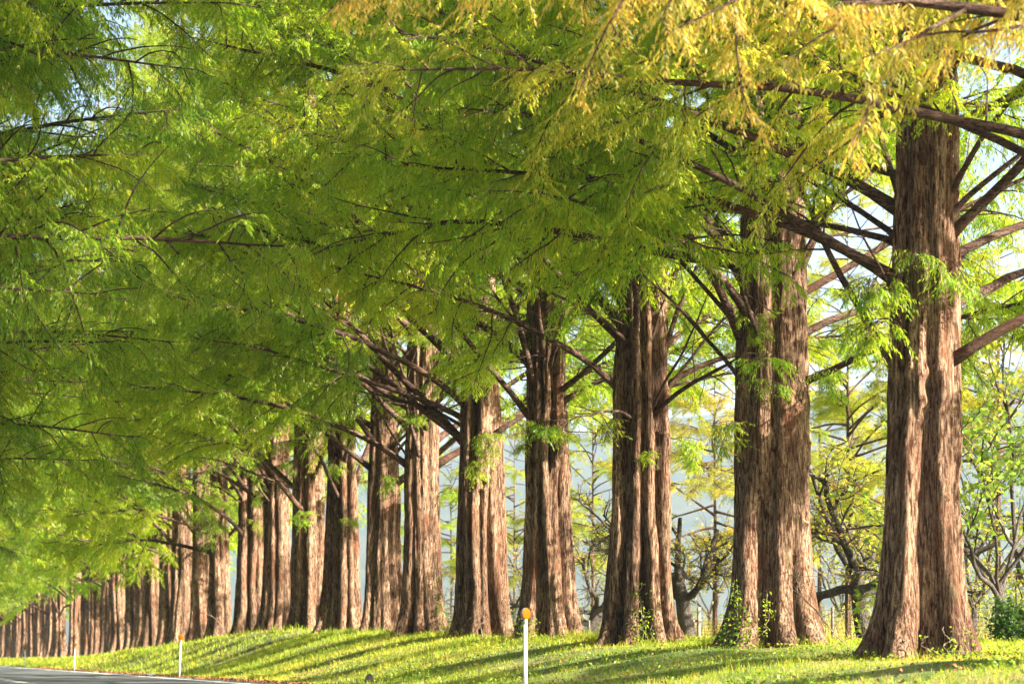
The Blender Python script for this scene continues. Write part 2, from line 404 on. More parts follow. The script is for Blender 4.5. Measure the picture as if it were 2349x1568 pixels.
def along(pts, ts):
    seg = np.linalg.norm(np.diff(pts, axis=0), axis=1); cs = np.concatenate([[0], np.cumsum(seg)]); cs /= cs[-1]
    out = np.stack([np.interp(ts, cs, pts[:, k]) for k in range(3)], -1)
    d = np.stack([np.interp(np.clip(ts + .04, 0, 1), cs, pts[:, k]) - np.interp(np.clip(ts - .04, 0, 1), cs, pts[:, k]) for k in range(3)], -1)
    return out, d / (np.linalg.norm(d, axis=1)[:, None] + 1e-9)

def make_limb(seed, Lm=5.0, elev=40, arch=-.045, r0=.075, start=.30, nsec=24, twstep=.085, fsize=.085, fstep=.030, twigs=True, sec=1.0, k=8, droop=.85):
    """a limb pointing along +X; returns (wood builder, foliage builder)"""
    R = np.random.RandomState(seed); wood = MB(); fol = MB()
    e = math.radians(elev)
    main = curve((0, 0, 0), (math.cos(e), 0, math.sin(e)), Lm, 16, R, arch, .05)
    tt = np.linspace(0, 1, 17)
    rad = r0 * (1 - tt) ** .8 + .006; rad[0] *= 1.3; rad[1] *= 1.05
    tube(wood, main, rad, k)
    twb = []; twd = []; twl = []
    secs = [(main, .55)]
    for s in range(nsec):
        t = start + (1 - start) * (s + R.uniform(0, .8)) / nsec
        p, d = along(main, np.array([t])); p = p[0]; d = d[0]
        sd_ = 1 if s % 2 else -1
        a = sd_ * math.radians(R.uniform(38, 75)); ca, sa = math.cos(a), math.sin(a)
        d2 = np.array([d[0] * ca - d[1] * sa, d[0] * sa + d[1] * ca, d[2] * .5 + R.uniform(-.45, .75)])
        L2 = sec * (1.75 * (1 - t) ** .7 + .45) * R.uniform(.65, 1.15)
        c2 = curve(p, d2, L2, 7, R, -.05, .10)
        tube(wood, c2, (r0 * .30 * (1 - t * .6)) * (1 - np.linspace(0, 1, 8)) ** .8 + .004, 5 if k > 5 else 3, cap=False)
        secs.append((c2, 0.16))
    for c2, s0 in secs:
        L2 = np.linalg.norm(np.diff(c2, axis=0), axis=1).sum()
        n = max(2, int(L2 * (1 - s0) / twstep)) * 2
        ts = s0 + (1 - s0) * (np.arange(n) + R.rand(n)) / n
        p, d = along(c2, np.clip(ts, 0, 1))
        up = np.array([0, 0, 1.0]); sid = np.cross(d, up); sid /= np.linalg.norm(sid, axis=1)[:, None] + 1e-9
        sg = np.where(np.arange(n) % 2 == 0, 1, -1)[:, None]
        dd = d * R.uniform(.3, .9, (n, 1)) + sid * sg * R.uniform(.4, 1, (n, 1)) + up * R.uniform(-droop, .25, (n, 1))
        dd /= np.linalg.norm(dd, axis=1)[:, None]
        ll = R.uniform(.16, .42, n) * (1.15 - .4 * ts)
        keep = (vnoise(p[:, 0] * 1.3 + seed, p[:, 1] * 1.3 + 20, 77) > .22)
        twb.append(p[keep]); twd.append(dd[keep]); twl.append(ll[keep])
    B = np.concatenate(twb); D = np.concatenate(twd); LL = np.concatenate(twl); n = len(B)
    tip = B + D * LL[:, None] + np.array([0, 0, -1.0]) * (LL[:, None] * .48)
    if twigs:
        sdv = np.cross(D, [0, 0, 1.0]); sdv /= np.linalg.norm(sdv, axis=1)[:, None] + 1e-9
        w_ = .0035
        v = np.stack([B + sdv * w_, B - sdv * w_, tip, B + np.array([0, 0, -w_ * 1.5])], 1).reshape(-1, 3)
        i = np.arange(n)[:, None] * 4
        wood.add(v, None, np.concatenate([i + np.array([[0, 2, 1]]), i + np.array([[0, 3, 2]]), i + np.array([[1, 2, 3]])]))
    m_ = max(2, int(.30 / fstep))
    for s in range(m_):
        f = (s + .6) / m_
        for sg in (1, -1):
            base = B + (tip - B) * f
            sid = np.cross(D, [0, 0, 1.0]); sid /= np.linalg.norm(sid, axis=1)[:, None] + 1e-9
            dr = D * R.uniform(.25, .8, (n, 1)) + sid * sg * R.uniform(.25, 1, (n, 1)) + np.array([0, 0, -1.0]) * R.uniform(.05, 1.1, (n, 1))
            dr /= np.linalg.norm(dr, axis=1)[:, None]
            nr = R.normal(0, .45, (n, 3)) + np.array([0, 0, 1.0]); nr /= np.linalg.norm(nr, axis=1)[:, None]
            k_ = R.rand(n) < .88
            fronds(fol, base[k_], dr[k_], nr[k_], fsize * R.uniform(.6, 1.15, k_.sum()) * (1.1 - .35 * f), fsize * R.uniform(.16, .26, k_.sum()), R)
    return wood, fol

LIMBS = []      # near limbs, ascending and arching
for s, (e, ar) in enumerate([(46, -.036), (40, -.030), (36, -.028), (52, -.040), (30, -.022), (42, -.024), (24, -.012), (48, -.034)]):
    wd_, fo_ = make_limb(100 + s, 5.4, e, ar, r0=.052, start=.38)
    LIMBS.append((wd_.mesh('branch', M_limb), fo_.mesh('foliage', M_leaf, False), wd_, fo_))
BARE = []
for s in range(4):
    wd_, fo_ = make_limb(400 + s, 3.4, 52 - 6 * s, -.02, r0=.032, start=.3, nsec=9, twstep=.5, sec=.7, k=6)
    BARE.append(wd_.mesh('bare_branch', M_limb))
LONGL = []     # long limbs of the trees whose branches reach far over the road
for s, (e, ar) in enumerate([(36, -.035), (28, -.03), (20, -.02), (30, -.04)]):
    wd_, fo_ = make_limb(150 + s, 8.6, e, ar, r0=.060, start=.22, nsec=34, sec=1.15, twstep=.085, fsize=.078, fstep=.028)
    LONGL.append((wd_.mesh('branch', M_limb), fo_.mesh('foliage', M_leaf, False)))
FARL = []
for s, (e, ar) in enumerate([(44, -.050), (34, -.036), (26, -.03), (40, -.04)]):
    FARL.append(make_limb(200 + s, 5.2, e, ar, r0=.058, nsec=16, twstep=.20, fsize=.24, fstep=.075, twigs=False, k=5))
SHOOTS = []
for s in range(4):
    wd_, fo_ = make_limb(300 + s, .75, 25, -.10, r0=.008, start=.15, nsec=7, twstep=.07, fsize=.10, fstep=.04, sec=.28, k=4, droop=.9)
    SHOOTS.append((wd_.mesh('shoot', M_limb), fo_.mesh('leaf_spray', M_leaf, False)))

rnd = random.Random(5)
GREEN = (.235, .34, .030); LIME = (.335, .42, .042); YEL = (.42, .39, .10); ORG = (.50, .36, .13); DEEP = (.16, .27, .035); BLUEG = (.17, .28, .05)
def lerp(a, b, t): return tuple(x + (y - x) * t for x, y in zip(a, b))
def setcol(o, c): o.color = (*c, 1)
ROAD_AZ = math.atan2(-.254, -.967)      # from the tree straight to the road
GT_R = 'dawn redwoods in the row on the grass bank'

RB = random.Random(77)
def add_branch(root, z, az, sc, v, tr, col, tilt=0.0, long=False):
    w_, f_ = (LONGL[v % 4] if long else LIMBS[v][:2])
    r = tr * .55
    o = link('branch', w_, root, (r * math.cos(az), r * math.sin(az), z), (0, -tilt, 0), (sc, sc, sc))
    o.rotation_euler = Euler((RB.uniform(-.55, .55), -tilt, az), 'XYZ')
    f = link('foliage', f_, o); setcol(f, col); f['kind'] = 'stuff'
    return o
def branches_for(root, dbh, seed, colf, lowz=3.6, H=29.0, density=1.0, hero=(), azbias=None, skip=None):
    R = random.Random(seed)
    z = lowz; k = 0
    for h in hero:
        add_branch(root, h[0], h[1], h[2], h[3], dbh / 2, colf(R, h[0]) if len(h) < 6 else h[5], h[4], len(h) > 5)
    while z < H:
        az = R.uniform(0, 2 * math.pi)
        # limbs lean to the light: the road side and the field side
        t = (z - lowz) / (H - lowz)
        sc = (1.22 - .88 * t ** 1.1) * R.uniform(.82, 1.12)
        c = abs(math.cos(az - ROAD_AZ)); sc *= .72 + .33 * c
        if skip and skip(z, az): z += .12; continue
        tr = dbh / 2 * (1.03 - .036 * z)
        add_branch(root, z, az, sc, R.randrange(len(LIMBS)), max(tr, .05), colf(R, z), math.radians(R.uniform(-10, 12)) - .15 * t)
        z += R.uniform(.20, .46) / density * (1 if z > 6.5 else 1.35)
        k += 1
def add_bare(root, dbh, seed, n, zlo, zhi):
    R = random.Random(seed)
    for k in range(n):
        z = R.uniform(zlo, zhi); az = R.uniform(math.radians(130), math.radians(400)); tr = dbh / 2 * (1.03 - .04 * z) * .6
        link('bare_branch', BARE[R.randrange(4)], root, (tr * math.cos(az), tr * math.sin(az), z), (R.uniform(-.4, .4), R.uniform(-.35, .25), az), R.uniform(.6, 1.2))
def add_shoots(root, dbh, seed, n, zlo, zhi, col):
    R = random.Random(seed)
    for k in range(n):
        z = R.uniform(zlo, zhi); az = R.uniform(math.radians(170), math.radians(370)); w_, f_ = SHOOTS[R.randrange(4)]
        tr = dbh / 2 * (1.03 - .04 * z) * .9; s = R.uniform(.4, .95)
        o = link('shoot', w_, root, (tr * math.cos(az), tr * math.sin(az), z), (0, R.uniform(-.2, .5), az), s)
        f = link('leaf_spray', f_, o); f['kind'] = 'stuff'; setcol(f, lerp(col, LIME, R.random() * .5))

def colf_green(warm):
    def f(R, z):
        t = min(1, max(0, R.gauss(.38 + warm, .25)))
        c = lerp(GREEN, LIME, t) if t < .8 else lerp(LIME, YEL, (t - .8) * 2.5)
        if R.random() < .18: c = lerp(c, DEEP, .6)
        return c
    return f
def colf_gold(R, z):
    t = R.random() ** 1.5
    return lerp(GREEN, YEL, t / .55) if t < .55 else lerp(YEL, ORG, (t - .55) / .45)

# x centre in the photograph (2349 wide), trunk diameter, seed, knots, label
L0 = 12.0
P = math.pi
ROW = [
 (2112, .95, 1, [(-1.70, 3.05, .17, 1), (-2.2, 3.3, .10, 0), (-1.35, 1.9, .09, 1)], 'massive dawn redwood nearest the right edge of the photo, deep cleft down its middle'),
 (1765, 1.08, 2, [(-1.9, 3.3, .16, 1), (-1.1, 2.6, .12, 1), (-1.75, 1.7, .09, 1)], 'broad redwood with ivy at its foot, second trunk from the right'),
 (1470, .98, 23, [(-1.4, 3.2, .13, 1), (-1.2, 3.9, .12, 0)], 'many-ribbed redwood with a wide flared base, third trunk from the right'),
 (1255, .90, 4, [(-1.9, 3.3, .14, 1), (-.9, 3.0, .13, 0)], 'redwood directly behind the nearest orange-topped post, brightly lit on its right side'),
 (1105, .94, 5, [(-1.5, 3.1, .13, 1)], 'redwood with a bare fallen twig at its foot, left of the nearest roadside post'),
 (967, .90, 6, [(-1.7, 2.8, .12, 1)], 'redwood with a leafy spray on its trunk, sixth trunk from the right'),
 (877, .80, 7, [], 'narrow two-ribbed redwood with one dark central groove, seventh from the right'),
 (790, .92, 8, [(-1.9, 2.6, .13, 1)], 'dark-faced redwood with a flared left foot, eighth from the right'),
 (708, .90, 9, [], 'redwood rooted at the highest point of the grass bank, ninth from the right'),
 (635, .86, 10, [], 'redwood with a dark left half, tenth trunk from the right'),
 (575, .86, 11, [], 'pale sunlit reddish redwood where the bank starts to fall, eleventh from the right'),
 (505, .88, 12, [], 'dark tall redwood with fallen twigs at its foot, twelfth from the right'),
]
ROT = [0.2, 1.0, .5, .9, .1, 2.2, 1.4, .4, 2.8, .7, 1.9, .3]
HERO = {   # limbs one can follow in the photograph: z, azimuth, scale, variant, extra tilt
 0: [(3.15, P + .35, .85, 3, .25), (5.15, P + .05, 1.15, 4, .06), (4.55, .1, 1.0, 4, .05), (3.35, -.15, 1.2, 1, -.05), (4.0, .45, 1.1, 5, -.25), (6.3, P - .1, 1.1, 1, .0), (6.35, P + .5, .9, 3, .05), (5.1, -.6, .7, 3, .0), (4.35, P + .1, 1.0, 6, .1)],
 1: [(3.9, P + .2, 1.1, 3, .1), (4.1, .05, 1.0, 1, .0), (4.9, P + .3, 1.2, 5, .1), (3.45, -.2, .9, 6, .1), (5.2, P - .3, 1.1, 0, 0), (4.6, -.4, .8, 3, .25)],
 2: [(3.95, P + .12, 1.0, 1, .16), (4.75, P + .3, 1.0, 5, .1), (5.0, P - .2, 1.2, 0, .0), (4.2, -.25, .8, 3, .3), (5.3, P + .5, 1.1, 3, .15), (4.0, .2, .9, 1, 0)],
 3: [(3.95, P + .15, 1.0, 0, .0), (5.0, P - .1, 1.2, 5, 0), (4.5, P + .45, 1.1, 3, .2), (4.3, 0, .9, 4, .1)],
 4: [(3.9, P + .1, 1.2, 5, 0), (4.6, P + .3, 1.2, 1, .05), (5.2, P - .1, 1.1, 0, 0), (4.1, -.2, .9, 2, .1)],
 5: [(3.7, P + .1, 1.2, 1, 0), (4.5, P + .4, 1.1, 5, 0), (5.0, P - .2, 1.2, 2, 0)],
}
for i, (x, dbh, seed, knots, lab) in enumerate(ROW):
    Y = px(x, L0)
    root = empty('redwood_tree', W(L0, Y, float(gz(L0, Y)) - .02))
    tag(root, lab, 'tree', GT_R)
    nth, dz = (200, .04) if i < 2 else (150, .05) if i < 6 else (110, .09)
    me = trunk_mesh(seed * 10, dbh * (1.09, 1.0, 1.0, 1.0)[min(i, 3)], knots=knots, nth=nth, dz=dz, rot=ROT[i])
    link('trunk', me, root)
    low = [4.3, 4.2, 4.1, 3.9, 3.8, 3.7, 3.5, 3.4, 3.3, 3.2, 3.1, 3.1][i]
    branches_for(root, dbh, 900 + i, colf_green([.05, .12, .12, .08, .06][i] if i < 5 else .08), lowz=low, hero=HERO.get(i, ()), density=1.0)
    add_bare(root, dbh, 70 + i, 10 if i < 6 else 5, 3.3, 7.0)
    add_shoots(root, dbh, 50 + i, 5 if i < 4 else 4, 2.9, 5.6, lerp(DEEP, GREEN, .6))

# trees whose trunks stand just outside the right edge and whose golden limbs hang into the picture
off = [(23.3, .95, 'golden-tinged dawn redwood at the right edge of the photo'), (19.0, .92, 'yellowing dawn redwood at the near end of the row')]
tm_off = trunk_mesh(777, .93, nth=90, dz=.12)
GH = {0: [(4.9, P + .0, .85, 2, .05, lerp(LIME, YEL, .6)), (5.9, P - .1, .9, 1, .0, lerp(YEL, ORG, .7)), (6.4, P + .2, .8, 2, -.1, lerp(YEL, ORG, .4)), (5.4, P - .35, .85, 3, .1, LIME), (4.6, P - .6, .7, 1, 0, LIME)],
      1: [(4.6, P - .10, .95, 2, .0, lerp(YEL, ORG, .4)), (5.0, P - .3, .95, 1, -.15, lerp(LIME, YEL, .7)), (4.8, P - .6, .85, 1, -.1, lerp(LIME, YEL, .5))]}
for i, (Y, dbh, lab) in enumerate(off):
    root = empty('redwood_tree', W(L0, Y, float(gz(L0, Y)))); tag(root, lab, 'tree', GT_R)
    link('trunk', tm_off, root, rot=(0, 0, i * 2.0))
    branches_for(root, dbh, 950 + i, colf_gold, lowz=5.6 + i * .4, density=.7, hero=GH[i])

# farther trees of the row: whole crown in one mesh, three kinds
def far_tree_meshes(seed, H=29.0):
    R = random.Random(seed); wood = MB(); fol = MB(); z = 2.9
    while z < H:
        az = R.uniform(0, 2 * P); t = (z - 2.9) / (H - 2.9)
        sc = (1.22 - .88 * t ** 1.1) * R.uniform(.82, 1.12) * (.72 + .33 * abs(math.cos(az - ROAD_AZ)))
        wd_, fo_ = FARL[R.randrange(4)]
        M = Matrix.Translation((0, 0, z)) @ Euler((0, -math.radians(R.uniform(-8, 12)) + .15 * t, az)).to_matrix().to_4x4() @ Matrix.Scale(sc, 4)
        wood.addmb(wd_, M); fol.addmb(fo_, M)
        z += R.uniform(.28, .58)
    return wood.mesh('branches', M_limb), fol.mesh('crown', M_leaf, False)
FART = [far_tree_meshes(s) + (trunk_mesh(600 + s, .9, nth=90, dz=.12),) for s in (1, 2, 3)]
ORD = ['thirteenth', 'fourteenth', 'fifteenth', 'sixteenth', 'seventeenth', 'eighteenth', 'nineteenth', 'twentieth', 'twenty-first', 'twenty-second', 'twenty-third', 'twenty-fourth', 'twenty-fifth', 'twenty-sixth', 'twenty-seventh']
LOOK = ['dark shaded', 'pale ribbed', 'slim reddish', 'broad grooved', 'half shaded', 'straight brown', 'narrow sunlit', 'slightly leaning', 'twin-ribbed']
xs = [462, 428, 392, 356, 327, 300, 275, 252, 232, 214, 197, 181, 170]
for k in range(40):
    if k < len(xs): Y = px(xs[k], L0)
    else: Y = 158 + (k - len(xs)) * 5.2
    if Y > 262: break
    wd_, fo_, tk = FART[k % 3]
    root = empty('redwood_tree', W(L0 + rnd.uniform(-.2, .2), Y, float(gz(L0, Y)) - .02), rnd.uniform(0, 6.28))
    if k < len(xs): tag(root, '%s redwood trunk in the packed left part of the row, %s from the right' % (LOOK[k % 9], ORD[k]), 'tree', GT_R)
    else: tag(root, 'distant redwood in the dark far group at the left end of the row', 'tree', 'far redwoods at the left end of the row')
    s = rnd.uniform(.92, 1.06)
    link('trunk', tk, root, sc=(s, s, 1), rot=(0, 0, rnd.uniform(0, 6.28)))
    link('branches', wd_, root); f = link('crown', fo_, root); setcol(f, lerp(lerp(GREEN, LIME, rnd.uniform(.2, .9)), DEEP, rnd.uniform(0, .25)))
    f['kind'] = 'stuff'

# opposite row, trunks outside the left edge, limbs reaching over the road into the picture
for k, Y in enumerate([26, 31.5, 37, 43, 49, 55, 61, 67, 73, 80, 87, 94, 102]):
    root = empty('redwood_tree', W(-5.4, Y, float(gz(-5.4, Y))))
    tag(root, 'dawn redwood on the opposite verge whose limbs hang into the upper left', 'tree', 'dawn redwoods on the opposite verge')
    link('trunk', tm_off, root, rot=(0, 0, k * 1.7))
    R = random.Random(40 + k); z = 3.6; top = min(28, .45 + .2717 * Y + 5)
    while z < top:
        az = R.gauss(.2, .6); t = (z - 3.6) / 24
        add_branch(root, z, az, (1.16 - .25 * t) * R.uniform(.85, 1.12), R.randrange(4), .4, lerp(lerp(DEEP, GREEN, R.random()), BLUEG, R.random() * .4) if R.random() < .6 else lerp(GREEN, LIME, R.random()), math.radians(R.uniform(-12, 8)), True)
        z += R.uniform(.2, .44)

# ------------------------------------------------------------------ delineator posts
def post_meshes():
    out = []
    mb = MB(); lathe(mb, [(.0, -.2), (.0215, -.2), (.0215, .86), (.0, .86)], 20); out.append(('pole', mb.mesh('pole', M_white)))
    mb = MB(); lathe(mb, [(.0, .84), (.025, .84), (.026, .85), (.026, .892), (.021, .90), (.0, .90)], 20); out.append(('collar', mb.mesh('collar', M_collar)))
    Mx = Matrix.Translation((0, 0, .955)) @ Euler((P / 2, 0, 0)).to_matrix().to_4x4()
    mb = MB(); lathe(mb, [(0, -.022), (.055, -.022), (.064, -.016), (.067, .0), (.067, .010), (.066, .014), (.0, .016)], 32, Mx); out.append(('housing', mb.mesh('housing', M_housing)))
    mb = MB(); lathe(mb, [(.0, .0275), (.03, .0265), (.055, .0225), (.065, .018), (.065, .0), (0, .0)], 32, Mx); out.append(('reflector', mb.mesh('reflector', M_orange)))
    return out
PM = post_meshes()
for k, (x, Y, turn, lean, lab) in enumerate([
    (1205, 26.7, .80, 0, 'nearest white roadside post with orange round reflector, at bottom centre'),
    (411, 57.6, .15, .045, 'white roadside post with orange disc at the foot of the grass bank, second nearest'),
    (170, 88.5, .1, .035, 'small white roadside post with orange disc beside the edge line, third nearest'),
    (58, 122, .0, -.02, 'smallest and farthest white post with orange disc, near the left edge')]):
    Xp = (x * .43593 - 512) / FPX * Y
    Lc = Xp - SLOPE * Y
    root = empty('delineator_post', (Xp, Y, float(gz(Lc, Y))), turn); root.rotation_euler = Euler((0, lean, turn))
    tag(root, lab, 'roadside post', 'orange-topped posts along the road edge')
    for nm, me in PM: link(nm, me, root)

# ------------------------------------------------------------------ grass and weeds
def grass(name, Lr, Yr, dens_fn, n, h, wdt, seed, lab):
    R = np.random.RandomState(seed)
    Y = Yr[0] + (Yr[1] - Yr[0]) * R.rand(n) ** 1.25; L = R.uniform(Lr[0], Lr[1], n)
    pn = fbm(L * .9, Y * .5, 31, 3)
    edge = 7.35 + .5 * vnoise(L * 0 + 3, Y * .8, 5)
    k = (L > edge) & (R.rand(n) < np.clip(.25 + 1.6 * (pn - .2), .1, 1))
    L = L[k]; Y = Y[k]; pn = pn[k]; n = len(L)
    z = gz(L, Y); base = np.stack([L + SLOPE * Y, Y, z - .01], -1)
    tuft = vnoise(L * 5, Y * 5, 33)
    foot = np.zeros(n)
    for x_ in ROW:
        ty = px(x_[0], L0); dd_ = np.sqrt((L - L0) ** 2 + ((Y - ty) * .97) ** 2); foot = np.maximum(foot, np.exp(-((dd_ - .72) / .16) ** 2))
    hh = h * R.uniform(.4, 1.25, n) * (.35 + 1.0 * tuft) * (.6 + .8 * pn) * (1 + 1.1 * foot); scale = np.clip(Y / 40, .8, 4) ** .45; hh *= scale
    ang = R.uniform(0, 2 * P, n); side = np.stack([np.cos(ang), np.sin(ang), 0 * ang], -1) * (wdt * R.uniform(.6, 1.3, n) * np.clip(Y / 35, .8, 5))[:, None]
    la = R.uniform(0, 2 * P, n); lean = np.stack([np.cos(la), np.sin(la), 0 * la], -1) * (hh * R.uniform(.1, .9, n))[:, None]
    mid = base + lean * .35 + np.array([0, 0, 1.0]) * (hh * .6)[:, None]; tip = base + lean + np.array([0, 0, 1.0]) * (hh * .95)[:, None]
    v = np.stack([base - side, base + side, mid - side * .7, mid + side * .7, tip], 1).reshape(-1, 3)
    i = np.arange(n)[:, None] * 5
    q = i + np.array([[0, 1, 3, 2]]); t = i + np.array([[2, 3, 4]])
    # green mixed with dry straw in patches
    dry = np.clip((fbm(L * .35 + 9, Y * .22, 35, 3) - .36) * 4.0, 0, 1)
    a = np.clip(.40 * R.rand(n) + .45 * dry * R.rand(n) + .15, 0, 1)
    a = np.where(R.rand(n) < dry * .28, .88 + .1 * R.rand(n), a)
    mb = MB(); mb.add(v, q, t, np.repeat(a, 5))
    o = link(name, mb.mesh(name, M_grass, False)); setcol(o, (.29, .345, .035)); tag(o, lab, 'grass', kind='stuff'); return o
grass('grass', (7.3, 19), (17, 62), None, 330000, .10, .0035, 1, 'short sunlit green grass with dry straw patches covering the bank')
grass('far_grass', (7.3, 15), (60, 240), None, 90000, .11, .005, 2, 'bright green grass on the far low bank beside the road')

def leafscatter(mb, base, R, size, up=.6):
    n = len(base)
    d = R.normal(0, 1, (n, 3)); d[:, 2] *= .5; d /= np.linalg.norm(d, axis=1)[:, None]
    nr = R.normal(0, 1, (n, 3)) + np.array([0, 0, up]); nr /= np.linalg.norm(nr, axis=1)[:, None]
    fronds(mb, base, d, nr, size * R.uniform(.6, 1.3, n), size * R.uniform(.4, .7, n), R)
# weeds: broad leaves low in the grass
R = np.random.RandomState(8); n = 14000
cl = R.rand(700, 2); idx = R.randint(0, 700, n)
L = 8 + cl[idx, 0] * 9 + R.normal(0, .16, n); Y = 19 + cl[idx, 1] ** 1.3 * 38 + R.normal(0, .2, n)
mb = MB(); leafscatter(mb, np.stack([L + SLOPE * Y, Y, gz(L, Y) + R.rand(n) * .10], -1), R, .05)
o = link('weeds', mb.mesh('weeds', M_grass, False)); setcol(o, (.20, .29, .035)); tag(o, 'low broad-leaved weeds growing through the bank grass', 'weeds', kind='stuff')
# fallen leaves on grass and verge
R = np.random.RandomState(9); n = 9000
Y = 22 + R.rand(n) ** 1.6 * 90; L = np.where(R.rand(n) < .55, R.normal(7.25, .30, n), R.uniform(7.5, 14, n)); k = L > 6.6; L = L[k]; Y = Y[k]
tx = np.array([px(x_[0], L0) for x_ in ROW]); m_ = 4500; it = R.randint(0, 12, m_); aa_ = R.uniform(0, 2 * P, m_); rr_ = np.abs(R.normal(.62, .25, m_))
L = np.concatenate([L, L0 + rr_ * np.cos(aa_)]); Y = np.concatenate([Y, tx[it] + rr_ * np.sin(aa_) * 1.1])
mb = MB(); leafscatter(mb, np.stack([L + SLOPE * Y, Y, np.maximum(gz(L, Y), 0) + .012 + (L > 8) * R.rand(len(L)) * .05], -1), R, .05)
o = link('fallen_leaves', mb.mesh('fallen_leaves', M_litter, False)); tag(o, 'rust-brown fallen needles and leaves along the road verge and grass', 'fallen leaves', kind='stuff')

# ------------------------------------------------------------------ stone, rubble, twigs, ivy
def stone(L, Y, s, m, lab, cat, seed, nm):
    R = np.random.RandomState(seed); mb = MB(); nu, nv = 14, 9
    U, V = np.meshgrid(np.arange(nu) * 2 * P / nu, np.linspace(0, P, nv), indexing='ij')
    r = 1 + .5 * (vnoise(U * 2.2, V * 2, seed, 14) - .5)
    v = np.stack([s[0] * r * np.cos(U) * np.sin(V), s[1] * r * np.sin(U) * np.sin(V), s[2] * r * np.cos(V)], -1).reshape(-1, 3)
    q = [(a * nv + b_, a * nv + b_ + 1, ((a + 1) % nu) * nv + b_ + 1, ((a + 1) % nu) * nv + b_) for a in range(nu) for b_ in range(nv - 1)]
    mb.add(v, q); o = link(nm, mb.mesh(nm, m), None, W(L, Y, float(gz(L, Y)) + s[2] * .3)); tag(o, lab, cat)
Yst = 40.0; stone(FPX and (848 * .43593 + 122) * Yst / FPX, Yst, (.09, .08, .11), M_stone, 'grey-brown stone poking out of the grass bank left of the nearest post', 'stone', 5, 'stone')
Yst = 62.0; stone((347 * .43593 + 122) * Yst / FPX, Yst, (.16, .10, .05), M_pebble, 'small grey lump lying on the verge left of the second post', 'rubble', 6, 'rubble_piece')
Yst = 74.0; stone((218 * .43593 + 122) * Yst / FPX, Yst, (.12, .14, .07), M_litter, 'small rust-red clump on the white edge line', 'debris', 7, 'leaf_clump')

def twigthing(L, Y, L1, seed, lab, e=50, az=2.0, r0=.012, n=6, nm='fallen_twig'):
    R = np.random.RandomState(seed); root = empty(nm, W(L, Y, float(gz(L, Y)) + .01))
    tag(root, lab, 'fallen twig', 'bare fallen twigs on the bank')
    ee = math.radians(e); d = (math.cos(ee) * math.cos(az), math.cos(ee) * math.sin(az), math.sin(ee))
    c = curve((0, 0, 0), d, L1, 10, R, -.06, .13); mb = MB(); tube(mb, c, np.linspace(r0, r0 * .35, 11), 6); link('stem', mb.mesh('stem', M_twig), root)
    for k in range(n):
        t = R.uniform(.2, .95); p, dd = along(c, np.array([t])); mb = MB()
        c2 = curve(p[0], dd[0] + R.normal(0, .7, 3), L1 * R.uniform(.2, .5), 6, R, -.03, .15)
        tube(mb, c2, np.linspace(r0 * .6, r0 * .2, 7), 4); link('side_twig', mb.mesh('side_twig', M_twig), root)
def at(x, Y): return (x * .43593 + 122) * Y / FPX
Yt = 45.5; twigthing(at(1105, Yt), Yt, .75, 3, 'forked bare twig standing against the foot of the fifth trunk', 70, 1.9)
Yt = 44.5; twigthing(at(1140, Yt), Yt, .9, 4, 'pale crooked stick lying in the grass between the fourth and fifth trunks', 10, .2, .016, 2)
Yt = 80.5; twigthing(at(520, Yt), Yt, 1.3, 5, 'bent pale twig arching at the foot of the dark twelfth trunk', 55, 2.6, .016, 4)
Yt = 30.5; twigthing(at(1950, Yt), Yt, 1.4, 6, 'dry branching twig arching beside the left foot of the nearest redwood', 45, 2.7, .009, 12)
Yt = 31.0; twigthing(at(1905, Yt), Yt, .9, 7, 'thin dry stalks fallen in grass between the two nearest redwoods', 30, .6, .006, 8)
Yt = 33.5; twigthing(at(1480, Yt), Yt, .6, 8, 'short pale stick lying in front of the third trunk', 3, .1, .011, 1)

def ivy(tree_x, dbh, seed, n, zmax, a0, lab):
    Y = px(tree_x, L0); R = np.random.RandomState(seed); root = empty('ivy', W(L0, Y, float(gz(L0, Y)))); tag(root, lab, 'ivy', 'ivy climbing the trunks')
    for s in range(5):
        a = a0 + R.uniform(-.35, .35); zs = np.linspace(0, zmax * R.uniform(.5, 1), 12)
        aa = a + np.cumsum(R.normal(0, .05, 12)); rr = dbh / 2 * (1.12 + .55 * np.exp(-zs / .38)) + .02
        c = np.stack([rr * np.cos(aa), rr * np.sin(aa), zs], -1); mb = MB(); tube(mb, c, np.full(12, .005), 4); link('stem', mb.mesh('stem', M_twig), root)
        p, d = along(c, R.rand(n)); p = p + R.normal(0, .04, p.shape); p += p * np.array([1, 1, 0]) * .04
        mb = MB(); leafscatter(mb, p, R, .055); f = link('leaves', mb.mesh('leaves', M_leaf, False), root); setcol(f, lerp(DEEP, GREEN, R.rand())); f['kind'] = 'stuff'
ivy(1765, 1.08, 1, 60, .9, -2.15, 'small ivy with light green leaves climbing the left foot of the second trunk')
ivy(1470, .96, 2, 36, 1.1, -1.5, 'sparse ivy sprigs climbing the front of the third trunk')
ivy(1255, .90, 3, 40, .5, -2.1, 'tuft of green ivy at the left foot of the fourth trunk')
ivy(967, .90, 4, 30, 1.3, -.8, 'thin ivy on the right side of the sixth trunk')
ivy(2112, .95, 5, 12, .35, -1.2, 'low green weeds at the front foot of the nearest redwood')

